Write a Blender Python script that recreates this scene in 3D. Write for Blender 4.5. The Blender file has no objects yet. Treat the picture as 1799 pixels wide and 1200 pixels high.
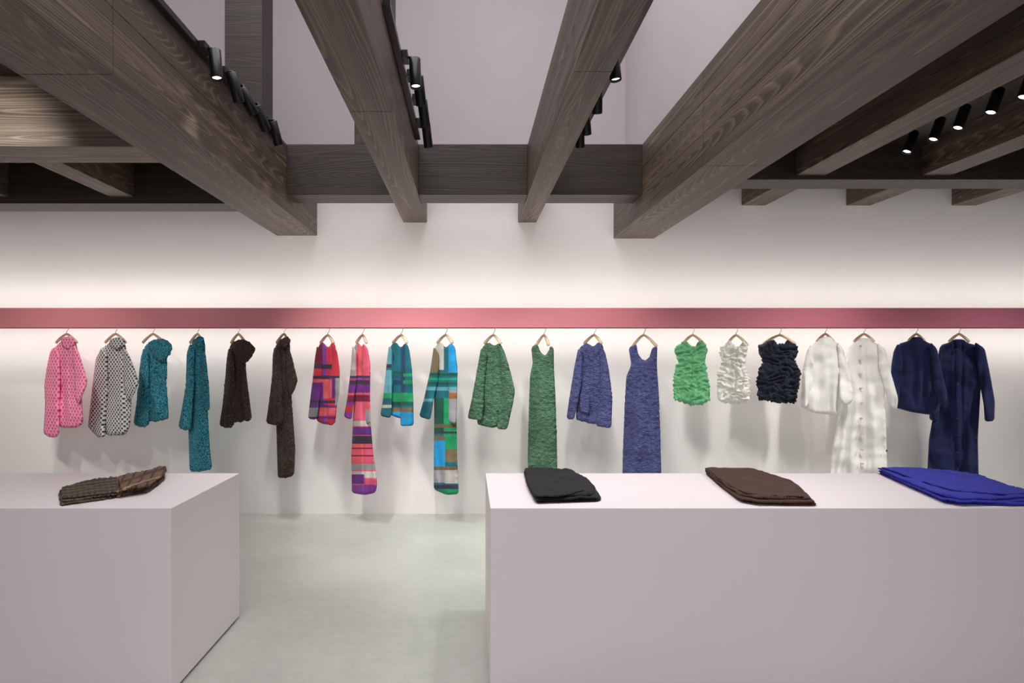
import bpy, bmesh, math, random
import numpy as np
from mathutils import Vector, noise, Matrix
from mathutils.geometry import delaunay_2d_cdt
random.seed(3)
F=24/36*1799.0; VX,VY=824.0,625.0; EYE=1.39; DW=6.0
sc=bpy.context.scene
try:
    sc.view_settings.view_transform='Standard'
    sc.view_settings.look='None'
except Exception as e: print(e)
def P(px,py,D): return Vector(((px-VX)*D/F, D, EYE-(py-VY)*D/F))
def srgb(r,g,b):
    def c(v):
        v/=255.0
        return v/12.92 if v<=.04045 else ((v+.055)/1.055)**2.4
    return (c(r),c(g),c(b),1)
# ---------------- materials
class NT:
    def __init__(s,name):
        s.m=bpy.data.materials.new(name); s.m.use_nodes=True
        s.t=s.m.node_tree; s.n=s.t.nodes; s.b=s.n['Principled BSDF']
    def node(s,t,**k):
        n=s.n.new(t)
        for a,v in k.items(): setattr(n,a,v)
        return n
    def link(s,a,b): s.t.links.new(a,b)
    def math(s,op,a,b=None):
        n=s.n.new('ShaderNodeMath'); n.operation=op
        for i,v in enumerate((a,b)):
            if v is None: continue
            if isinstance(v,(int,float)): n.inputs[i].default_value=v
            else: s.link(v,n.inputs[i])
        return n.outputs[0]
    def coords(s,scale=(1,1,1)):
        tc=s.n.new('ShaderNodeTexCoord'); mp=s.n.new('ShaderNodeMapping')
        mp.inputs['Scale'].default_value=scale
        s.link(tc.outputs['Object'],mp.inputs['Vector']); return mp.outputs['Vector']
    def noise(s,vec,scale,detail=4,rough=.5):
        n=s.n.new('ShaderNodeTexNoise'); n.inputs['Scale'].default_value=scale
        n.inputs['Detail'].default_value=detail; n.inputs['Roughness'].default_value=rough
        s.link(vec,n.inputs['Vector']); return n.outputs['Fac']
    def ramp(s,fac,stops,interp='LINEAR'):
        r=s.n.new('ShaderNodeValToRGB'); r.color_ramp.interpolation=interp
        e=r.color_ramp.elements
        while len(e)<len(stops): e.new(.5)
        for el,(p,c) in zip(e,stops): el.position=p; el.color=c
        s.link(fac,r.inputs[0]); return r.outputs[0]
    def mix(s,fac,a,b,mode='MIX'):
        n=s.n.new('ShaderNodeMix'); n.data_type='RGBA'; n.blend_type=mode
        for i,v in ((0,fac),(6,a),(7,b)):
            if isinstance(v,(int,float,tuple)): n.inputs[i].default_value=v
            else: s.link(v,n.inputs[i])
        return n.outputs[2]
    def bump(s,h,strength=.3,dist=.01):
        b=s.n.new('ShaderNodeBump'); b.inputs['Strength'].default_value=strength
        b.inputs['Distance'].default_value=dist
        s.link(h,b.inputs['Height']); s.link(b.outputs[0],s.b.inputs['Normal'])
    def base(s,c):
        if isinstance(c,tuple): s.b.inputs['Base Color'].default_value=c
        else: s.link(c,s.b.inputs['Base Color'])
    def set(s,**k):
        for a,v in k.items(): s.b.inputs[a.replace('_',' ')].default_value=v
def plain(name,c,rough=.6,metal=0,var=.04,ns=6):
    t=NT(name); v=t.coords(); n=t.noise(v,ns,4)
    d=tuple(x*(1-var) for x in c[:3])+(1,); u=tuple(min(1,x*(1+var)) for x in c[:3])+(1,)
    t.base(t.ramp(n,[(.3,d),(.7,u)])); t.set(Roughness=rough,Metallic=metal); return t.m
M={}
M['wall']=plain('wall_plaster',srgb(228,225,223),.8,var=.015,ns=2)
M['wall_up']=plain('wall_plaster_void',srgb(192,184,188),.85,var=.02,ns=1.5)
M['table']=plain('lavender_laminate',srgb(228,218,222),.5,var=.008,ns=1)
M['table_gap']=plain('plinth_shadow_gap',srgb(60,56,60),.8)
M['black']=plain('black_metal',srgb(20,20,22),.35,.3)
M['steel']=plain('brushed_steel',srgb(190,185,175),.3,1)
M['hanger']=plain('pale_wood_hanger',srgb(226,198,162),.5,var=.1,ns=30)
M['tag']=plain('red_tag',srgb(150,40,44),.7)
M['buttons']=plain('pearl_button',srgb(205,195,180),.3)
M['nbuttons']=plain('navy_button',srgb(50,56,92),.3)
def emis(name,c,st):
    t=NT(name); t.base(c); t.b.inputs['Emission Color'].default_value=c; t.b.inputs['Emission Strength'].default_value=st; return t.m
M['lens']=emis('lamp_lens',(1,.95,.88,1),6)
M['led']=emis('led_diffuser',(1,.95,.88,1),2)
def wood(name,axis,dark,mid,light,rs=.5):
    t=NT(name)
    def S(a,b): return (a,b,a) if axis=='Y' else (b,a,a)
    n=t.noise(t.coords(S(22,.5)),1.0,8,.65)
    big=t.noise(t.coords(S(3,.25)),1.0,2,.5)
    n2=t.noise(t.coords(S(4.2,.2)),1.2,1.2,.3)
    fr=t.math('FRACT',t.math('MULTIPLY',n2,52))
    ring=t.ramp(fr,[(0,(0,0,0,1)),(.5,(.1,.1,.1,1)),(.85,(1,1,1,1)),(1,(.1,.1,.1,1))])
    base=t.ramp(n,[(.3,dark),(.5,mid),(.75,light)])
    base=t.mix(t.math('MULTIPLY',big,.5),base,dark)
    c=t.mix(rs,base,t.mix(ring,dark,light))
    fine=t.noise(t.coords(S(140,2.5)),1,4)
    c2=t.mix(.4,c,t.ramp(fine,[(.3,(.3,.3,.3,1)),(.65,(1,1,1,1))]),'MULTIPLY')
    t.base(c2); t.set(Roughness=.5); t.bump(t.math('ADD',fine,t.math('MULTIPLY',ring,.4)),.35,.003); return t.m
M['woodY']=wood('stained_cedar_lengthwise','Y',srgb(50,39,32),srgb(90,74,61),srgb(154,134,114),.36)
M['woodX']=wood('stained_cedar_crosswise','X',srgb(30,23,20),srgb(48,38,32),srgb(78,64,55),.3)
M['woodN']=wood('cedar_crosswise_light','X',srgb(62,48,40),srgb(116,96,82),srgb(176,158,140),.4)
M['deck']=wood('dark_deck_boards','Y',srgb(34,28,25),srgb(56,46,40),srgb(84,71,62),.3)
t=NT('polished_concrete'); v=t.coords(); n=t.noise(v,.9,6,.6)
n2=t.noise(v,14,5,.6); c=t.ramp(n,[(.3,srgb(158,161,154)),(.7,srgb(184,186,179))])
t.base(t.mix(.25,c,t.ramp(n2,[(.3,srgb(150,153,147)),(.7,srgb(188,190,184))]))); t.set(Roughness=.38)
M['floor']=t.m
t=NT('rose_rail_reflection_tint'); tc=t.coords((1,1,1)); sp=t.node('ShaderNodeSeparateXYZ'); t.link(tc,sp.inputs[0])
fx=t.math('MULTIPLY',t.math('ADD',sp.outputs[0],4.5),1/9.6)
t.base(t.ramp(fx,[(0,srgb(208,128,134)),(.5,srgb(204,122,130)),(.85,srgb(200,114,130)),(1,srgb(186,104,142))])); t.set(Roughness=.45)  # shift to mauve along the rail paints reflected bluish light into the colour
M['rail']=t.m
# fabrics
def fab_base(t,h,st=.5,d=.006):
    t.set(Roughness=.92); t.b.inputs['Sheen Weight'].default_value=.05; t.b.inputs['Specular IOR Level'].default_value=.25; t.bump(h,st,d)
def motif(name,c1,c2,k=150,thr=.25,kx=1.1):
    t=NT(name); v=t.coords(); s=t.node('ShaderNodeSeparateXYZ'); t.link(v,s.inputs[0])
    a=t.math('SINE',t.math('MULTIPLY',t.math('ADD',s.outputs[0],t.math('MULTIPLY',s.outputs[1],-.4)),k*kx))
    b=t.math('SINE',t.math('MULTIPLY',s.outputs[2],k))
    p=t.math('MULTIPLY',a,b)
    nz=t.math('MULTIPLY',t.math('SUBTRACT',t.noise(v,160,2),.5),.8)
    f=t.math('ADD',p,nz)
    t.base(t.ramp(t.math('MULTIPLY',t.math('ADD',f,1.5),1/3),[(.5+thr/3-.05,c1),(.5+thr/3+.05,c2)]))
    fab_base(t,f,.4,.004); return t.m
M['pink']=motif('pink_motif_knit',srgb(248,152,182),srgb(206,72,122),125,.38)
M['mono']=motif('monochrome_motif_knit',srgb(206,204,198),srgb(66,70,78),170,.12,.8)
def heather(name,c1,c2,scale=170,thr=.5,speck=None,w=.12):
    t=NT(name); v=t.coords(); n=t.noise(v,scale,2,.6)
    c=t.ramp(n,[(thr-w,c1),(thr+w,c2)])
    if speck:
        vo=t.node('ShaderNodeTexVoronoi'); vo.inputs['Scale'].default_value=42; t.link(v,vo.inputs['Vector'])
        m=t.ramp(vo.outputs['Distance'],[(.0,(1,1,1,1)),(.1,(1,1,1,1)),(.14,(0,0,0,1))])
        c=t.mix(m,c,speck)
    t.base(c); fab_base(t,t.math('ADD',n,t.noise(v,55,2)),.7,.010); return t.m
M['teal']=heather('teal_boucle_knit',srgb(12,56,72),srgb(74,172,192),scale=100,thr=.5)
M['brown']=heather('brown_boucle_knit',srgb(42,31,28),srgb(78,61,53),scale=100,speck=srgb(150,130,114))
def quilt(name,c1,c2):
    t=NT(name); v=t.coords((45,45,75)); n=t.noise(v,1.0,2,.5)
    vo=t.node('ShaderNodeTexVoronoi'); vo.inputs['Scale'].default_value=1.0; t.link(t.coords((60,60,95)),vo.inputs['Vector'])
    h=t.math('ADD',t.math('MULTIPLY',vo.outputs['Distance'],-.8),n)
    t.base(t.ramp(n,[(.3,c1),(.7,c2)])); fab_base(t,h,.8,.012); t.set(Roughness=.8); return t.m  # darker tone in the pucker valleys is shade put into the cloth colour
M['qgreen']=quilt('green_crinkle_quilt',srgb(56,90,66),srgb(80,116,90))
M['qblue']=quilt('indigo_crinkle_quilt',srgb(62,66,112),srgb(86,90,138))
def soft(name,c,st=.3,sc=90,var=.12,bd=.006):
    t=NT(name); v=t.coords(); n=t.noise(v,sc,4,.6)
    d=tuple(x*(1-var) for x in c[:3])+(1,); u=tuple(min(1,x*(1+var)) for x in c[:3])+(1,)
    t.base(t.ramp(n,[(.3,d),(.7,u)])); fab_base(t,n,st,bd); return t.m
M['rgreen']=soft('mint_pleated_cloth',srgb(112,184,130),.4,40,.08,.008)
M['rwhite']=soft('ivory_pleated_cloth',srgb(238,236,226),.4,40,.03,.008)
M['rblack']=soft('ink_pleated_cloth',srgb(36,40,52),.4,40,.2,.008)
M['white']=soft('white_gauze',srgb(240,238,234),.15,120,.02)
M['navy']=soft('navy_gauze',srgb(30,37,74),.2,120,.12)
M['kblack']=soft('black_knit',srgb(20,20,24),.4,200,.2)
M['kbrown']=soft('dark_brown_knit',srgb(68,43,34),.4,200,.15)
M['kblue']=soft('royal_blue_knit',srgb(46,50,165),.4,200,.1)
t=NT('colour_block_weave'); at=t.node('ShaderNodeAttribute',attribute_name='Col'); v=t.coords()
n=t.noise(v,220,3,.7)
t.base(t.mix(.4,at.outputs['Color'],t.ramp(n,[(.35,(.5,.5,.5,1)),(.6,(1,1,1,1))]),'MULTIPLY')); fab_base(t,n,.3,.003)
M['block']=t.m
# ------------- mesh helpers
def mkobj(name,verts,faces,mat,parent=None,smooth=False,cols=None):
    me=bpy.data.meshes.new(name); me.from_pydata([tuple(v) for v in verts],[],faces); me.update()
    ob=bpy.data.objects.new(name,me); sc.collection.objects.link(ob)
    me.materials.append(mat)
    if smooth:
        for p in me.polygons: p.use_smooth=True
    if cols is not None:
        a=me.color_attributes.new(name='Col',type='FLOAT_COLOR',domain='POINT')
        a.data.foreach_set('color',np.array(cols,dtype=np.float32).ravel())
    if parent: ob.parent=parent
    return ob
def empty(name,loc=(0,0,0)):
    e=bpy.data.objects.new(name,None); e.empty_display_size=.1; sc.collection.objects.link(e); return e
BF=[(0,3,2,1),(4,5,6,7),(0,1,5,4),(1,2,6,5),(2,3,7,6),(3,0,4,7)]
def boxes(name,bl,mat,bevel=.004,parent=None):
    vs=[];fs=[]
    for (x0,x1,y0,y1,z0,z1) in bl:
        o=len(vs)
        vs+=[(x0,y0,z0),(x1,y0,z0),(x1,y1,z0),(x0,y1,z0),(x0,y0,z1),(x1,y0,z1),(x1,y1,z1),(x0,y1,z1)]
        fs+=[tuple(i+o for i in f) for f in BF]
    ob=mkobj(name,vs,fs,mat,parent)
    if bevel:
        md=ob.modifiers.new('bev','BEVEL'); md.width=bevel; md.segments=2; md.limit_method='ANGLE'
    return ob
def H(h): return EYE+h
# ------------- room
XL,XR,YN,ZC=-5.2,6.0,-2.5,5.6
boxes('floor',[(XL,XR,YN,DW,-.1,0)],M['floor'],0)
boxes('wall_back',[(XL,XR,DW,DW+.15,-.1,ZC)],M['wall'],0)
boxes('wall_left',[(XL-.15,XL,YN,DW+.15,-.1,ZC)],M['wall'],0)
boxes('wall_right',[(XR,XR+.15,YN,DW+.15,-.1,ZC)],M['wall'],0)
boxes('ceiling',[(XL-.15,XR+.15,YN,DW+.15,ZC,ZC+.1)],M['wall_up'],0)
TOP=H(1.55)
boxes('wall_void_right',[(1.37,1.5,YN,DW,TOP,ZC)],M['wall_up'],0)
boxes('wall_void_left',[(-3.0,-2.9,YN,DW,TOP+.08,ZC)],M['wall_up'],0)
boxes('wall_void_back',[(-2.9,1.37,DW-.02,DW,TOP+.0,ZC)],M['wall_up'],0)
# beams
def beam(name,x0,x1,z0,z1,seam,lams=1,y0=YN,y1=DW):
    bl=[]
    for (a,b) in ((y0,seam-.0015),(seam+.0015,y1)):
        n=lams; h=(z1-z0)/n
        for i in range(n): bl.append((x0,x1,a,b,z0+i*h+(.0015 if i else 0),z0+(i+1)*h))
    return boxes(name,bl,M['woodY'],.003)
beam('ceiling_beam',-1.69,-1.335,H(1.055),TOP,2.56,2)
beam('ceiling_beam',-.575,-.37,H(1.17),TOP,3.27,1)
beam('ceiling_beam',.43,.59,H(1.17),TOP,2.81,1)
beam('ceiling_beam',1.27,1.625,H(1.03),TOP,3.7,3)
boxes('cross_beam',[(-1.335,-.575,5.0,5.28,H(1.179),TOP),(-.37,.43,5.0,5.28,H(1.179),TOP),(.59,1.27,5.0,5.28,H(1.179),TOP)],M['woodX'],.003)
boxes('cross_beam',[(1.625,XR,5.0,5.28,H(1.29),TOP)],M['woodX'],.003)
boxes('cross_beam',[(XL,-1.69,5.0,5.28,H(1.115),TOP)],M['woodX'],.003)
boxes('cross_beam',[(XL,-1.69,3.78,4.1,H(1.158),TOP)],M['woodN'],.003)
boxes('deck_ceiling',[(XL,-1.69,YN,DW,TOP,TOP+.06)],M['deck'],0)
boxes('deck_ceiling',[(1.625,XR,YN,DW,TOP,TOP+.06)],M['deck'],0)
for x in (2.395,3.315,4.24,5.16):
    boxes('ceiling_joist',[(x,x+.21,YN,DW,H(1.32),TOP)],M['woodY'],.003)
for x in (-2.62,-3.54,-4.46):
    boxes('ceiling_joist',[(x,x+.168,4.1,5.0,H(1.16),TOP)],M['woodY'],.003)
boxes('wooden_post',[(-1.79,-1.517,5.0,5.28,TOP,ZC)],M['woodX'],.003)
boxes('wooden_post',[(-.84,-.567,5.0,5.28,TOP,ZC)],M['woodX'],.003)
# ------------- tables
def table(x0,x1,y0,y1):
    e=empty('display_table')
    boxes('body',[(x0,x1,y0,y1,.012,.767)],M['table'],.002,e)
    boxes('plinth',[(x0+.02,x1-.02,y0+.02,y1-.02,0,.012)],M['table_gap'],0,e)
table(-4.2,-1.217,2.79,3.62)
table(.087,2.57,2.79,3.62)
# ------------- rail
RD=5.60; SG=F/RD
e=empty('clothes_rail')
RF=5.50
zt=EYE+84/(F/RF); zb=EYE+49.5/(F/RF)
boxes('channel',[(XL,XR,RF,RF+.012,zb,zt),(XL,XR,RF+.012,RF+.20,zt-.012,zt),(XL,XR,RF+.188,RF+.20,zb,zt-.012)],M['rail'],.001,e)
boxes('led_upper',[(XL+.05,XR-.05,RF+.16,RF+.188,zt,zt+.006)],M['led'],0,e)
boxes('led_lower',[(XL+.05,XR-.05,RF+.20,RF+.215,zb+.02,zb+.035)],M['led'],0,e)
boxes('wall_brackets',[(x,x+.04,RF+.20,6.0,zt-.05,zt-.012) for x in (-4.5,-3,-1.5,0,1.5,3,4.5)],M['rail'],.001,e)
RZ=EYE+(625-570)/SG
def tube(path,rad,seg=8,flat=None):
    vs=[];fs=[]
    n=len(path)
    for i,p in enumerate(path):
        a=path[max(0,i-1)];b=path[min(n-1,i+1)]
        tn=(Vector(b)-Vector(a)).normalized()
        up=Vector((0,1,0)) if abs(tn.y)<.9 else Vector((1,0,0))
        s=tn.cross(up).normalized(); u=s.cross(tn).normalized()
        r=rad[i] if isinstance(rad,list) else rad
        for k in range(seg):
            an=2*math.pi*k/seg
            vs.append(Vector(p)+s*math.cos(an)*r*(flat or 1)+u*math.sin(an)*r)
    for i in range(n-1):
        for k in range(seg):
            fs.append((i*seg+k,i*seg+(k+1)%seg,(i+1)*seg+(k+1)%seg,(i+1)*seg+k))
    fs.append(tuple(range(seg))[::-1]); fs.append(tuple((n-1)*seg+k for k in range(seg)))
    return vs,fs
v_,f_=tube([(XL,RD,RZ),(XR,RD,RZ)],.008)
mkobj('hanging_rod',v_,f_,M['steel'],e,True)
# ------------- cloth builder
def chaikin(p,n=2,cut=3.2):
    for _ in range(n):
        q=[]
        for i in range(len(p)):
            a=p[i];b=p[(i+1)%len(p)]
            r=min(.25,cut/max(1e-6,math.hypot(a[0]-b[0],a[1]-b[1])))
            q+=[(a[0]*(1-r)+b[0]*r,a[1]*(1-r)+b[1]*r),(a[0]*r+b[0]*(1-r),a[1]*r+b[1]*(1-r))]
        p=q; cut=cut*.3
    return p
def resample(p,sp):
    p=np.array(p,float); q=np.vstack([p,p[:1]])
    L=np.r_[0,np.cumsum(np.hypot(*(q[1:]-q[:-1]).T))]
    n=max(8,int(L[-1]/sp)); s=np.linspace(0,L[-1],n,endpoint=False)
    return np.c_[np.interp(s,L,q[:,0]),np.interp(s,L,q[:,1])]
def inside(pts,poly):
    x,y=pts[:,0],pts[:,1]; r=np.zeros(len(pts),bool); n=len(poly)
    for i in range(n):
        x1,y1=poly[i];x2,y2=poly[(i+1)%n]
        if y1==y2: continue
        c=((y1>y)!=(y2>y))&(x<(x2-x1)*(y-y1)/(y2-y1)+x1); r^=c
    return r
def fill(poly,sp,rag=0,seed=0,ch=2):
    b=resample(chaikin(poly,ch),sp)
    if rag:
        c=b.mean(0)
        for i in range(len(b)):
            k=noise.noise(Vector((b[i][0]*.25,b[i][1]*.25,seed)))*rag
            d=b[i]-c; d/=np.hypot(*d); b[i]+=d*k
    x0,y0=b.min(0);x1,y1=b.max(0)
    g=[]
    yy=y0;row=0
    while yy<y1:
        xs=np.arange(x0+(row%2)*sp/2,x1,sp)
        g.append(np.c_[xs,np.full(len(xs),yy)]); yy+=sp*.87; row+=1
    g=np.vstack(g); g=g[inside(g,b)]
    if len(g):
        d=np.sqrt(((g[:,None,:]-b[None])**2).sum(2)).min(1); g=g[d>sp*.55]
    al=np.vstack([b,g]); n=len(b)
    r=delaunay_2d_cdt([Vector(p) for p in al],[(i,(i+1)%n) for i in range(n)],[],1,1e-5)
    vs=np.array([tuple(v) for v in r[0]]); 
    return vs,[tuple(f) for f in r[2]],b,n
def shell(poly,sp,T,R,seed=0,rag=0,ay=3,ch=2):
    vs,fs,b,n=fill(poly,sp,rag,seed,ch)
    dd=(vs[:,None,:]-b[None]); dd[...,1]*=ay
    d=np.sqrt((dd**2).sum(2)).min(1)
    q=np.clip(d/R,0,1); th=T*np.sqrt(1-(1-q)**2); onb=d<1e-3
    N=len(vs); extra=[]; m={}
    for i in range(N):
        if onb[i]: m[i]=i
        else: m[i]=N+len(extra); extra.append(i)
    P2=np.vstack([vs,vs[extra]]) if extra else vs
    TH=np.r_[-th,th[extra]]
    faces=[]
    for f in fs:
        faces.append(f[::-1]); faces.append(tuple(m[i] for i in f))
    return P2,TH,faces
def segd(x,y,c):
    x0,y0,x1,y1=c; dx,dy=x1-x0,y1-y0
    t=max(0,min(1,((x-x0)*dx+(y-y0)*dy)/(dx*dx+dy*dy)))
    return math.hypot(x-x0-t*dx,y-y0-t*dy)
def garment(name,cx,parts,mat,slant=.9,Dc=RD,amp=.012,lam=17,rough=.004,sp=2.3,rag=0,paint=None,han=(18,18,15),nz=.05,extra=None,hy=590,crease=(),ridge=0):
    seed=sum(map(ord,name))%97
    e=empty(name); VS=[];FS=[];CO=[]
    ytop=min(p[1] for p in parts[0][0])
    def depth(x,y): return Dc-slant*(x-cx)/SG
    for pi,(poly,off,T,R) in enumerate(parts):
        P2,TH,faces=shell(poly,sp,T,R,seed+pi,rag)
        o=len(VS)
        for (x,y),th in zip(P2,TH):
            k=min(1,max(0,(y-ytop-12)/100))
            n1=noise.noise(Vector((x*.022,y*.006,seed+pi*3)))
            n2=noise.noise(Vector((x*.07,y*.009,seed+9+pi*3)))
            n3=noise.noise(Vector((x*.03,y*.03,seed+19+pi*3)))
            fo=amp*(k*(1.6*n1+2.2*n2+.5*math.sin(math.pi*x/lam+9*n1))+1.6*n3)
            s2=seed+pi*7+(5 if th>0 else 0)
            if ridge:
                wx=x+9*noise.noise(Vector((x*.04,y*.04,seed+31))); wy=y+9*noise.noise(Vector((x*.04,y*.04,seed+47)))
                a=1-abs(noise.noise(Vector((wx*.055,wy*.13,s2))))*3.2
                b=1-abs(noise.noise(Vector((wx*.13,wy*.16,s2+3))))*3.2
                fo-=ridge*(max(a,-.6)+.6*max(b,-.5))*.8-ridge*.3
            else: fo+=rough*2*noise.noise(Vector((x*nz,y*nz*1.3,s2)))
            if pi==0 and th<=0:
                for c in crease:
                    d=segd(x,y,c)
                    if d<3: fo+=.012*(1-d/3)
            D=min(depth(x,y)+th-off+fo,5.97)
            VS.append(P(x,y,D))
            if paint: CO.append(paint(x,y,pi))
        FS+=[tuple(i+o for i in f) for f in faces]
    mkobj('cloth',VS,FS,mat,e,True,cols=CO if paint else None)
    l,r,dr=han; pts=[];rad=[]
    for i in range(-10,11):
        u=i/10; x=cx+(u*r if u>0 else u*l)
        y=hy+dr*abs(u)**1.4
        pts.append(P(x,y,depth(x,y))); rad.append(.0075+.004*abs(u) if abs(u)<.95 else .009)
    v,f=tube(pts,rad,10,1.2); mkobj('wooden_hanger',v,f,M['hanger'],e,True)
    b=P(cx,hy-1,RD); X=b.x
    path=[b,Vector((X,RD,b.z+.015)),Vector((X+.012,RD,b.z+.03)),Vector((X+.016,RD,RZ-.012))]
    for a in range(-10,215,20):
        path.append(Vector((X+.0135*math.cos(math.radians(a)),RD,RZ+.0135*math.sin(math.radians(a)))))
    v,f=tube(path,.0026,6); mkobj('hanger_hook',v,f,M['steel'],e,True)
    if extra: extra(e,depth)
    return e
G=garment
def body(p,o=0,T=.046,R=20): return (p,o,T,R)
def slv(p,o=.056,T=.026,R=10): return (p,o,T,R)
def col(p,o=.052,T=.020,R=8): return (p,o,T,R)
KN=dict(amp=.016,hy=587)
G('pink_knit_jacket',117,[
 body([(104,603),(112,595),(128,594),(134,604),(142,640),(144,700),(146,746),(133,752),(108,752),(90,735),(84,690),(88,630),(94,612)]),
 slv([(95,608),(104,618),(106,660),(105,720),(104,764),(98,769),(84,768),(76,761),(79,715),(78,672),(83,640),(88,618)]),
 slv([(130,603),(139,620),(149,652),(154,673),(147,690),(138,712),(132,700),(131,660),(126,620)]),
 col([(107,594),(118,591),(130,593),(133,606),(120,615),(107,606)])],M['pink'],rag=1.2,crease=[(119,610,127,752)],**KN)
G('monochrome_knit_jacket',203,[
 body([(188,606),(197,597),(216,595),(221,608),(229,650),(231,700),(229,745),(222,764),(190,766),(172,750),(170,690),(172,630),(176,612)]),
 slv([(178,610),(188,620),(190,670),(187,725),(185,768),(172,769),(154,750),(158,715),(163,670),(168,630)]),
 slv([(216,604),(226,622),(238,652),(244,673),(236,692),(225,708),(219,690),(216,650)]),
 col([(191,598),(204,592),(218,595),(221,606),(206,615),(193,608)])],M['mono'],rag=1.2,crease=[(206,610,210,764)],**KN)
G('teal_hooded_cardigan',269,[
 body([(255,606),(270,598),(288,600),(294,630),(293,680),(297,735),(272,742),(250,738),(247,680),(249,630)]),
 slv([(252,610),(262,620),(263,670),(262,720),(262,748),(250,752),(234,745),(240,705),(244,660),(247,630)]),
 col([(258,604),(268,597),(286,594),(300,602),(304,612),(297,626),(284,637),(270,628)],.065,.035,12)],M['teal'],rag=2,crease=[(276,630,279,742)],**KN)
G('teal_knit_coat',347,[
 body([(338,600),(347,591),(358,592),(361,610),(360,640),(365,720),(369,790),(373,824),(352,829),(333,829),(331,760),(330,700),(330,630)]),
 slv([(334,602),(342,612),(342,670),(338,720),(336,754),(325,757),(313,751),(319,720),(326,680),(328,620)]),
 slv([(355,608),(361,620),(367,670),(369,720),(362,722),(356,680)]),
 col([(342,595),(350,590),(357,591),(359,602),(350,612),(342,606)])],M['teal'],rag=1.5,han=(13,10,16),crease=[(350,612,353,829)],**KN)
G('brown_hooded_cardigan',419,[
 body([(404,606),(414,598),(432,600),(432,640),(434,690),(436,735),(425,742),(405,742),(396,700),(398,640)]),
 slv([(402,610),(410,622),(414,670),(413,720),(411,750),(398,753),(385,748),(391,710),(396,660),(398,630)]),
 slv([(425,630),(432,650),(437,690),(443,738),(430,742),(424,700)]),
 col([(408,604),(418,596),(432,597),(444,606),(450,613),(442,628),(430,641),(416,630)],.065,.035,12)],M['brown'],rag=2,han=(13,12,16),**KN)
G('brown_knit_coat',499,[
 body([(484,606),(494,595),(507,591),(510,610),(509,650),(514,720),(519,790),(517,835),(505,840),(488,840),(486,770),(484,700),(482,640)]),
 slv([(482,608),(492,618),(496,670),(496,710),(498,742),(486,748),(467,744),(472,710),(478,660),(479,625)]),
 slv([(506,604),(514,630),(523,668),(518,685),(508,700),(503,670),(502,630)]),
 col([(490,598),(500,592),(508,591),(511,603),(502,614),(490,608)])],M['brown'],rag=1.5,han=(13,9,16),crease=[(500,614,503,840)],**KN)
C=dict(red=srgb(196,50,68),coral=srgb(216,90,100),pur=srgb(100,42,122),vio=srgb(134,62,150),gry=srgb(148,146,150),dk=srgb(58,48,66),pink=srgb(212,88,116),
 mar=srgb(118,34,58),teal=srgb(24,96,110),lt=srgb(90,156,166),grn=srgb(32,146,92),dgrn=srgb(22,80,64),blue=srgb(34,144,200),olive=srgb(110,96,72),org=srgb(156,96,62),lg=srgb(184,180,172),nav=srgb(30,60,92))
def painter(blocks,default):
    def f(x,y,pi):
        c=default
        for b in blocks:
            if len(b)==6 and b[5]!=pi: continue
            if b[0]<=x<b[1] and b[2]<=y<b[3]: c=b[4]
        return c
    return f
A=0;Z=2000
p7=painter([(A,Z,590,640,C['red']),(A,568,600,640,C['mar']),(566,574,A,Z,C['vio'],0),(A,Z,640,648,C['dk']),(A,Z,660,666,C['dk']),(A,Z,666,700,C['coral']),(A,568,672,712,C['pur']),(A,Z,704,708,C['dk']),(A,Z,712,716,C['pur']),(A,Z,716,730,C['coral']),(A,560,716,736,C['gry']),(A,Z,732,736,C['pur']),
 (583,Z,600,660,C['red'],2),(583,590,664,700,C['pur'],2),(589,Z,664,712,C['gry'],2)],C['red'])
p8=painter([(A,628,600,660,C['gry'],0),(A,625,600,650,C['lg'],1),(A,625,650,690,C['gry'],1),(630,640,600,660,C['coral']),(640,Z,600,660,C['pink']),(A,Z,660,676,C['dk']),(A,Z,664,668,C['red']),(A,Z,676,690,C['pur']),(A,Z,694,706,C['mar']),(A,Z,706,738,C['vio'],1),(A,625,712,724,C['red'],1),(A,Z,706,720,C['coral'],2),(A,Z,720,Z,C['gry'],2),
 (A,Z,706,740,C['pink'],0),(A,Z,740,748,C['lg'],0),(A,Z,750,764,C['pur'],0),(A,Z,766,780,C['dk'],0),(A,Z,780,815,C['coral'],0),(640,Z,780,812,C['pink'],0),(A,Z,815,826,C['gry'],0),(A,Z,828,840,C['lg'],0),(A,640,834,850,C['pur'],0),(A,Z,852,870,C['vio'],0),(A,Z,664,667,C['vio']),(A,Z,787,789,C['mar'],0),(A,Z,800,802,C['mar'],0)],C['pink'])
p9=painter([(A,Z,600,650,C['teal']),(A,688,600,640,C['lt']),(A,688,640,646,C['dk']),(A,688,650,700,C['lt']),(705,712,600,690,C['nav']),(A,Z,652,656,C['dgrn'],0),(A,Z,668,676,C['nav'],0),(A,Z,690,706,C['grn']),(A,Z,706,712,C['dgrn']),(A,Z,716,724,C['olive']),(A,Z,724,750,C['blue']),(A,Z,700,734,C['teal'],1),(A,Z,712,716,C['lg'],1),(708,Z,656,662,C['grn'],2),(708,Z,668,674,C['grn'],2)],C['teal'])
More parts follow.
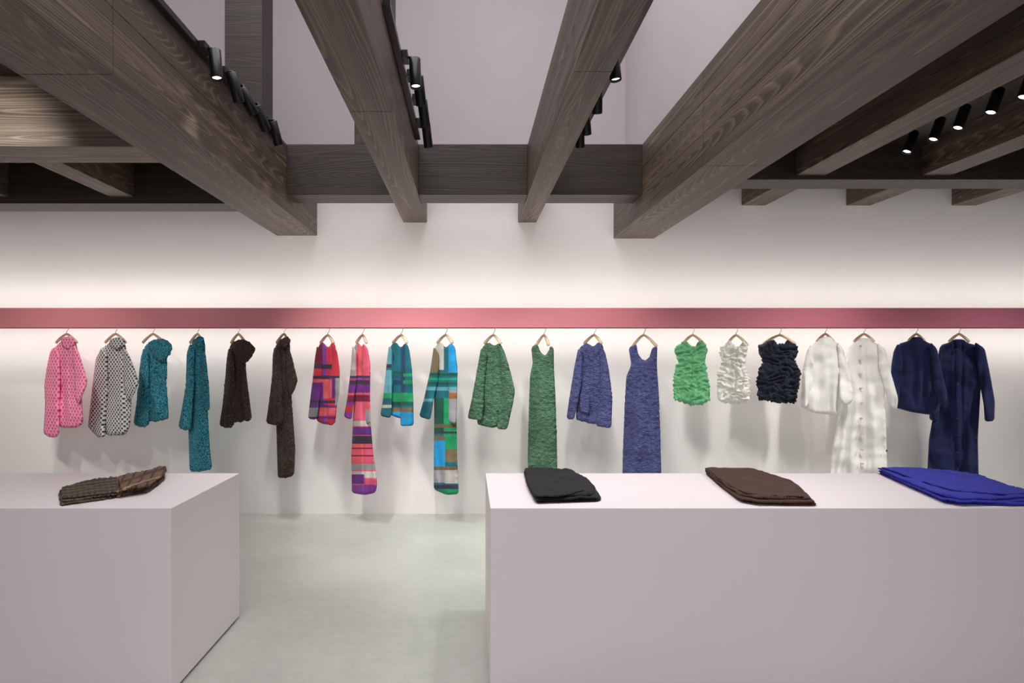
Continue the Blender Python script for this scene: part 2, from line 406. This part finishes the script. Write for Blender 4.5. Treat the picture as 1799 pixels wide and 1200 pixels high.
p10=painter([(A,780,600,650,C['lg'],0),(A,775,610,655,C['olive'],1),(788,Z,600,655,C['blue']),(A,Z,656,660,C['dgrn']),(A,Z,664,668,C['grn']),(A,Z,672,676,C['dgrn']),(A,Z,680,686,C['lt']),(786,Z,686,745,C['gry'],2),(786,Z,690,700,C['org'],2),(A,Z,700,706,C['lt'],1),
 (A,Z,690,700,C['teal'],0),(A,780,700,760,C['dgrn'],0),(780,Z,700,790,C['grn'],0),(A,Z,745,752,C['olive'],0),(A,Z,758,762,C['dk'],0),(A,782,766,774,C['olive'],0),(A,782,774,820,C['blue'],0),(782,Z,790,812,C['olive'],0),(A,Z,820,826,C['olive'],0),(A,Z,826,848,C['gry'],0),(782,Z,826,850,C['lg'],0),(A,Z,852,858,C['dk'],0),(A,Z,860,872,C['grn'],0)],C['teal'])
K=dict(sp=1.5,amp=.016,lam=12,hy=589)
def bb(p): return (p,0,.038,14)
def slb(p): return (p,.046,.018,8)
G('crimson_colour_block_jacket',576,[
 bb([(560,606),(567,600),(577,612),(584,600),(589,605),(593,640),(594,690),(589,745),(570,746),(556,740),(553,700),(554,640)]),
 slb([(557,606),(565,622),(566,670),(562,700),(556,738),(541,736),(545,700),(550,660),(553,630)]),
 slb([(583,602),(592,616),(597,650),(596,690),(586,748),(574,746),(578,700),(580,650)])],M['block'],paint=p7,han=(13,10,14),crease=[(577,612,573,746)],**K)
G('rose_colour_block_dress',637,[
 bb([(622,608),(630,601),(635,610),(641,603),(646,640),(648,690),(651,740),(656,800),(663,850),(660,866),(640,870),(618,866),(617,800),(620,740),(622,680),(620,640)]),
 slb([(619,606),(628,620),(627,670),(622,700),(618,738),(604,733),(610,700),(616,650)]),
 slb([(637,602),(646,612),(651,640),(650,690),(651,745),(640,746),(638,700),(636,650)])],M['block'],paint=p8,han=(11,7,14),crease=[(634,612,640,870)],**K)
G('teal_colour_block_jacket',705,[
 bb([(685,608),(696,600),(704,612),(712,602),(718,608),(720,660),(722,700),(720,735),(700,735),(684,728),(682,680),(682,630)]),
 slb([(683,606),(691,620),(691,670),(689,700),(687,735),(668,731),(673,700),(678,650)]),
 slb([(711,602),(719,612),(724,650),(726,700),(727,748),(703,749),(705,700),(708,650)])],M['block'],paint=p9,han=(15,10,14),crease=[(703,612,702,735)],**K)
G('teal_colour_block_dress',783,[
 bb([(764,608),(775,600),(783,612),(792,602),(800,610),(800,660),(802,720),(803,800),(806,868),(785,870),(762,860),(762,790),(763,720),(762,650)]),
 slb([(762,608),(771,622),(770,670),(762,700),(756,738),(736,732),(745,700),(756,650)]),
 slb([(790,602),(800,612),(804,650),(803,690),(802,745),(788,742),(788,690),(788,650)])],M['block'],paint=p10,han=(15,12,14),crease=[(782,612,782,870)],**K)
Q=dict(rough=.006,nz=.14,amp=.015,rag=1.2,sp=1.9,hy=589)
G('green_quilted_jacket',867,[
 body([(846,612),(858,600),(868,608),(878,602),(884,612),(890,660),(892,710),(882,748),(865,752),(838,746),(841,700),(842,650)]),
 slv([(845,610),(856,622),(852,670),(850,710),(847,740),(821,735),(829,700),(838,650)]),
 slv([(876,602),(886,616),(896,650),(905,688),(899,720),(891,755),(872,753),(879,700),(880,650)])],M['qgreen'],slant=.7,han=(16,13,15),crease=[(867,608,860,752)],**Q)
G('green_quilted_dress',956,[
 body([(933,610),(944,603),(948,616),(957,626),(964,617),(967,607),(973,611),(973,640),(976,700),(978,760),(980,870),(928,870),(927,800),(929,720),(931,660),(936,638)],0,.046,17)],M['qgreen'],slant=.7,han=(14,8,18),**Q)
def pockets(polys,m):
    def f(e,depth):
        for poly in polys:
            P2,TH,fa=shell(poly,3,.006,4)
            mkobj('pocket',[P(x,y,depth(x,y)-.056+t) for (x,y),t in zip(P2,TH)],fa,m,e,True)
    return f
G('indigo_quilted_jacket',1044,[
 body([(1017,612),(1030,601),(1042,610),(1052,600),(1060,608),(1062,650),(1068,700),(1066,742),(1045,746),(1012,738),(1013,690),(1014,650)]),
 slv([(1016,610),(1024,622),(1022,670),(1016,705),(1008,738),(995,736),(1000,700),(1008,650)]),
 slv([(1052,602),(1063,618),(1070,650),(1076,700),(1074,753),(1046,748),(1052,710),(1054,660)])],M['qblue'],slant=.6,han=(18,13,15),
 extra=pockets([[(1018,690),(1036,693),(1036,728),(1018,724)]],M['qblue']),crease=[(1042,610,1040,748)],**Q)
G('indigo_quilted_dress',1131,[
 body([(1104,611),(1118,603),(1121,622),(1130,634),(1140,630),(1146,610),(1155,608),(1154,640),(1158,700),(1160,760),(1163,870),(1093,870),(1094,800),(1098,700),(1100,662),(1109,640)],0,.046,17)],M['qblue'],slant=.55,han=(20,23,20),**Q)
R_=dict(ridge=.019,amp=.012,rag=4,sp=1.4,hy=589)
G('mint_ruffled_vest',1217,[body([(1187,607),(1206,597),(1212,608),(1222,608),(1228,597),(1238,602),(1244,614),(1238,630),(1242,650),(1247,680),(1248,705),(1225,713),(1205,710),(1184,702),(1182,670),(1186,646),(1192,632),(1184,618)],0,.04,16)],M['rgreen'],slant=.5,han=(20,22,18),crease=[(1216,608,1214,712)],**R_)
G('ivory_ruffled_vest',1293,[body([(1266,606),(1283,597),(1290,609),(1300,609),(1306,598),(1314,606),(1312,622),(1309,640),(1317,664),(1318,704),(1290,711),(1262,706),(1259,680),(1262,650),(1268,634),(1262,618)],0,.04,16)],M['rwhite'],slant=.6,han=(17,21,18),crease=[(1294,608,1291,712)],**R_)
G('ink_ruffled_vest',1370,[body([(1334,606),(1360,596),(1366,604),(1376,604),(1384,597),(1397,602),(1404,616),(1396,634),(1408,654),(1404,680),(1398,710),(1365,708),(1332,702),(1328,670),(1333,648),(1340,634),(1331,618)],0,.04,16)],M['rblack'],slant=.45,han=(30,28,16),**R_)
def buttons(bx,ys,m,dx=0,tag=None):
    def f(e,depth):
        vs=[];fs=[]
        for i,y in enumerate(ys):
            x=bx+dx*i; c=P(x,y,depth(x,y)-.055); o=len(vs)
            for yo in (0,.03):
                for k in range(12):
                    a=2*math.pi*k/12; vs.append(c+Vector((.007*math.cos(a),yo,.007*math.sin(a))))
            fs.append(tuple(o+k for k in range(12)))
            fs+=[(o+k,o+12+k,o+12+(k+1)%12,o+(k+1)%12) for k in range(12)]
        if ys: mkobj('buttons',vs,fs,m,e)
        if tag:
            x,y=tag; c=P(x,y,depth(x,y)-.04)
            boxes('tag',[(c.x,c.x+.010,c.y,c.y+.004,c.z-.018,c.z)],M['tag'],0,e)
    return f
W=dict(slant=.35,amp=.018,lam=13,rough=.004,hy=587)
G('white_gauze_top',1450,[
 body([(1426,606),(1436,598),(1440,592),(1460,592),(1464,598),(1478,606),(1482,640),(1482,690),(1480,722),(1470,730),(1430,726),(1412,718),(1413,680),(1418,640)],0,.036,20),
 slv([(1424,604),(1430,640),(1427,680),(1420,715),(1408,718),(1406,700),(1410,650),(1416,620)],.042,.022),
 slv([(1470,600),(1482,614),(1490,650),(1499,690),(1498,706),(1484,714),(1474,700),(1474,660)],.042,.022)],M['white'],han=(15,15,14),rag=1,**W)
G('white_shirt_dress',1518,[
 body([(1490,606),(1506,599),(1507,594),(1529,594),(1530,599),(1548,608),(1553,640),(1555,700),(1557,760),(1560,870),(1456,870),(1462,790),(1475,720),(1484,660),(1486,630)],0,.036,20),
 slv([(1540,602),(1556,614),(1564,650),(1578,700),(1576,720),(1562,714),(1553,680),(1544,650)],.042,.022),
 slv([(1490,608),(1496,640),(1492,690),(1482,712),(1470,730),(1466,722),(1474,690),(1480,640)],-.01,.022)],M['white'],han=(18,18,14),
 extra=buttons(1513,[608,632,657,682,708,735,762,790,815],M['buttons'],.4,tag=(1557,790)),crease=[(1507,600,1509,870),(1520,600,1523,870)],**W)
G('navy_gauze_top',1610,[
 body([(1578,604),(1596,599),(1602,592),(1619,592),(1624,599),(1640,606),(1648,650),(1650,700),(1650,718),(1640,730),(1600,724),(1572,716),(1574,660)],0,.036,20),
 slv([(1578,602),(1586,630),(1583,670),(1578,715),(1564,716),(1563,690),(1566,640),(1570,616)],.042,.022),
 slv([(1634,600),(1646,612),(1654,650),(1665,695),(1662,705),(1650,712),(1643,690),(1638,650)],.042,.022)],M['navy'],han=(15,15,14),**W)
G('navy_shirt_dress',1685,[
 body([(1652,606),(1670,601),(1675,596),(1694,596),(1698,602),(1722,608),(1725,650),(1722,700),(1718,770),(1720,870),(1627,870),(1632,770),(1645,700),(1650,650)],0,.036,20),
 slv([(1712,600),(1730,612),(1738,650),(1748,705),(1747,740),(1730,741),(1728,710),(1718,660)],.042,.022),
 slv([(1652,606),(1660,640),(1655,690),(1648,740),(1632,738),(1636,700),(1642,650)],-.01,.022)],M['navy'],han=(18,18,14),
 extra=buttons(1683,[615,645,675,705,735,765,795,825],M['nbuttons'],0),crease=[(1677,602,1677,870),(1690,602,1690,870)],**W)
# ------------- folded clothes
ZT=.767
def folded(name,layers,mat,paint=None,sp=2.2,wr=.0035):
    VS=[];FS=[];CO=[]
    for li,(poly,z0,z1,rag) in enumerate(layers):
        zm=(z0+z1)/2; hh=EYE-ZT-zm
        P2,TH,fa=shell(poly,sp,(z1-z0)/2,2.6,li*3+len(name),rag,ay=1.6,ch=1)
        o=len(VS)
        for (x,y),t in zip(P2,TH):
            D=F*hh/(y-VY); w=P(x,y,D)
            nz=noise.noise(Vector((w.x*7,w.y*9,li+len(name))))*.006+noise.noise(Vector((w.x*24,w.y*24,li)))*wr
            z=max(ZT+zm-t+nz*(1 if t<0 else .6),ZT+.0015)
            VS.append(Vector((w.x,w.y,z)))
            if paint: CO.append(paint(x,y,li))
        FS+=[tuple(i+o for i in f) for f in fa]
    return mkobj(name,VS,FS,mat,None,True,cols=CO if paint else None)
def pl(x,y,pi):
    if x<205: return srgb(56,45,40) if int(y+x*.12)%5<3 else srgb(100,82,68)
    c=srgb(116,86,68)
    if int(x+y*.6)%16<4: c=srgb(64,50,43)
    if int(y+x*.35)%13<4: c=srgb(74,56,47)
    if int(y+x*.35)%26<2: c=srgb(170,142,112)
    return c
folded('folded_plaid_scarf',[
 ([(102,866),(130,854),(190,846),(245,838),(289,832),(291,842),(262,864),(190,876),(106,888)],0,.010,2),
 ([(103,861),(140,849),(230,838),(287,828),(292,836),(266,858),(200,870),(108,882)],.009,.019,2.5),
 ([(106,857),(150,845),(230,834),(284,823),(292,830),(262,856),(200,866),(110,876)],.018,.028,2.5),
 ([(208,836),(240,831),(280,819),(294,819),(293,830),(262,854),(212,862)],.030,.042,2)],M['block'],paint=pl,sp=1.4)
folded('folded_black_sweater',[
 ([(921,830),(1000,828),(1042,852),(1058,876),(1050,880),(943,883),(927,855)],0,.011,1),
 ([(919,826),(1004,825),(1034,842),(1046,856),(1052,876),(940,880),(925,850)],.010,.019,.8),
 ([(920,822),(1001,823),(1024,840),(1044,852),(1042,870),(940,875),(926,846)],.018,.027,1),
 ([(921,822),(962,822),(988,846),(1030,862),(990,872),(942,873),(927,850)],.026,.031,.6)],M['kblack'])
folded('folded_brown_sweater',[
 ([(1238,830),(1330,829),(1400,852),(1436,887),(1380,887),(1305,881),(1262,852)],0,.011,1),
 ([(1236,826),(1330,825),(1398,849),(1434,884),(1330,883),(1298,877),(1260,848)],.010,.019,.8),
 ([(1236,822),(1324,822),(1392,845),(1428,877),(1330,876),(1300,870),(1259,843)],.018,.027,1),
 ([(1240,821),(1290,821),(1340,842),(1402,858),(1415,874),(1310,868),(1262,842)],.026,.031,.6)],M['kbrown'])
folded('folded_blue_sweater',[
 ([(1542,830),(1640,829),(1720,841),(1850,886),(1780,888),(1660,883),(1585,850)],0,.011,1),
 ([(1540,826),(1640,826),(1720,837),(1845,880),(1690,884),(1657,879),(1582,846)],.010,.019,.8),
 ([(1538,822),(1640,823),(1718,833),(1838,874),(1690,878),(1655,872),(1580,841)],.018,.027,1),
 ([(1545,821),(1620,822),(1680,834),(1830,866),(1760,870),(1670,862),(1600,840)],.026,.031,.6)],M['kblue'])
# ------------- track lights
def can_mesh():
    vs=[];fs=[]
    prof=[(0,.075),(.027,.075),(.029,.073),(.029,-.072),(.028,-.075),(.025,-.075),(.024,-.062),(0,-.062)]
    seg=28
    for (r,z) in prof:
        for k in range(seg):
            a=2*math.pi*k/seg; vs.append((r*math.cos(a),r*math.sin(a),z))
    fm=[]
    for i in range(len(prof)-1):
        for k in range(seg):
            fs.append((i*seg+k,(i+1)*seg+k,(i+1)*seg+(k+1)%seg,i*seg+(k+1)%seg)); fm.append(1 if i==6 else 0)
    me=bpy.data.meshes.new('can'); me.from_pydata(vs,[],fs)
    me.materials.append(M['black']); me.materials.append(M['lens'])
    for p,i in zip(me.polygons,fm): p.material_index=i; p.use_smooth=True
    return me
CM=can_mesh()
def track_light(x,D,h,aim,side,energy,cone=72,laim=None,tz=1.505):
    e=empty('track_light')
    c=Vector((x,D,H(h))); d=Vector(aim).normalized()
    ob=bpy.data.objects.new('can',CM); sc.collection.objects.link(ob); ob.parent=e
    q=d.to_track_quat('-Z','Y'); ob.rotation_mode='QUATERNION'; ob.rotation_quaternion=q; ob.location=c
    top=c-d*.05; ad=Vector((x+side*.05 if side else x, D, H(1.50 if side else tz)))
    v,f=tube([top,Vector((top.x,top.y,ad.z)),ad] if side else [top,ad],.008,8); mkobj('stem',v,f,M['black'],e,True)
    boxes('adapter',[(ad.x-.015,ad.x+.015,D-.05,D+.05,ad.z-.018,ad.z+.018)],M['black'],.003,e)
    l=bpy.data.lights.new('spot','SPOT'); l.energy=energy; l.spot_size=math.radians(cone); l.spot_blend=.9
    l.shadow_soft_size=.05; l.color=(1,.975,.94)
    lo=bpy.data.objects.new('lamp',l); sc.collection.objects.link(lo); lo.parent=e
    lo.location=c+d*.1; lo.rotation_mode='QUATERNION'; lo.rotation_quaternion=(Vector(laim).normalized().to_track_quat('-Z','Y') if laim else q)
E1=60; E0=62
LS=[(-1.235,3.33,(.12,-.12,-1),-1,E0*.7),(-1.24,3.62,(.2,.3,-1),-1,30),(-1.235,3.81,(.45,.6,-1),-1,E1),(-1.24,4.08,(.3,.6,-1),-1,E1),(-1.235,4.36,(.2,.4,-1),-1,E1),
 (-.27,3.43,(.05,-.12,-1),-1,E0*.6),(-.265,3.66,(.1,.6,-1),-1,E1*.7),(-.265,4.0,(.12,.6,-1),-1,E1*.7),(-.27,4.4,(.1,.5,-1),-1,E1*.7),
 (.71,3.34,(.1,-.05,-1),-1,E0*1.3),(.71,3.78,(.1,.6,-1),-1,E1*.7),(.71,4.15,(.2,.6,-1),-1,E1*.7),(.715,4.4,(.1,.5,-1),-1,E1*.7)]
for (x,D,a,s,en) in LS: track_light(x,D,1.42,a,s,en,80 if en==E0*1.3 else 72)
for D,en,la in ((3.5,E0,(-.6,0,-1)),(3.72,E0*.6,(-.6,0,-1)),(3.97,E1,(-.35,.5,-1)),(4.18,E1,(-.2,.6,-1)),(4.43,E1,(.1,.45,-1))): track_light(2.865,D,1.385,(-.45,-.12,-1),0,en,72,la)
for D in (3.3,3.5,4.3): track_light(-3.1,D,1.42,(-.1,.5,-1),0,E1)  # unseen cans at far left, added to even out the wall light
track_light(-3.3,2.9,1.42,(.2,-.0,-1),0,E0*1.3,80)  # unseen downlight added to brighten the left table
track_light(-2.4,2.7,1.42,(-.25,1,-.35),0,75,60)
for D in (3.7,4.0,4.3): track_light(4.75,D,1.42,(-.35,.4,-1),0,E1)  # unseen cans at far right, added to even out the wall light
boxes('light_track',[(-1.333,-1.30,1.5,4.7,H(1.485),H(1.515))],M['black'],.002)
boxes('light_track',[(-.368,-.335,2.9,4.7,H(1.485),H(1.515))],M['black'],.002)
boxes('light_track',[(.592,.79,2.9,4.6,H(1.52),H(1.548))],M['black'],.002)
boxes('light_track',[(2.845,2.885,3.2,4.8,H(1.52),H(1.548))],M['black'],.002)
# ------------- lights
def area(name,loc,rx,sx,sy,en,col=(1,1,1)):
    l=bpy.data.lights.new(name,'AREA'); l.shape='RECTANGLE'; l.size=sx; l.size_y=sy; l.energy=en; l.color=col
    o=bpy.data.objects.new(name,l); sc.collection.objects.link(o); o.location=loc; o.rotation_euler=(rx,0,0); return o
area('led_light_up',(.4,RF+.185,zt+.012),math.radians(150),11,.03,26,(1,.965,.92))
area('led_light_down',(.4,RF+.22,zb-.004),math.radians(35),11,.03,25,(1,.965,.92))
area('ambient_void_light',(-.7,2.5,5.4),0,3.5,5,200,(1,.98,.99))
area('overhead_fill_light',(.3,-.3,2.4),math.radians(20),7,1.6,52,(1,.985,.99))  # added ambient fill above the camera, not an actual fixture
area('rear_fill_light',(.4,-2.4,1.5),math.radians(92),9,2.2,44,(1,.985,.99))  # added soft fill from behind the camera for the front faces
w=bpy.data.worlds.new('world'); sc.world=w; w.use_nodes=True
w.node_tree.nodes['Background'].inputs[0].default_value=(.97,.96,1,1); w.node_tree.nodes['Background'].inputs[1].default_value=.25
# ------------- camera
cam=bpy.data.cameras.new('camera'); cam.lens=24; cam.sensor_width=36
cam.shift_x=(899.5-VX)/1799; cam.shift_y=(VY-600)/1799
co=bpy.data.objects.new('camera',cam); sc.collection.objects.link(co); co.location=(0,0,EYE); co.rotation_euler=(math.radians(90),0,0)
sc.camera=co
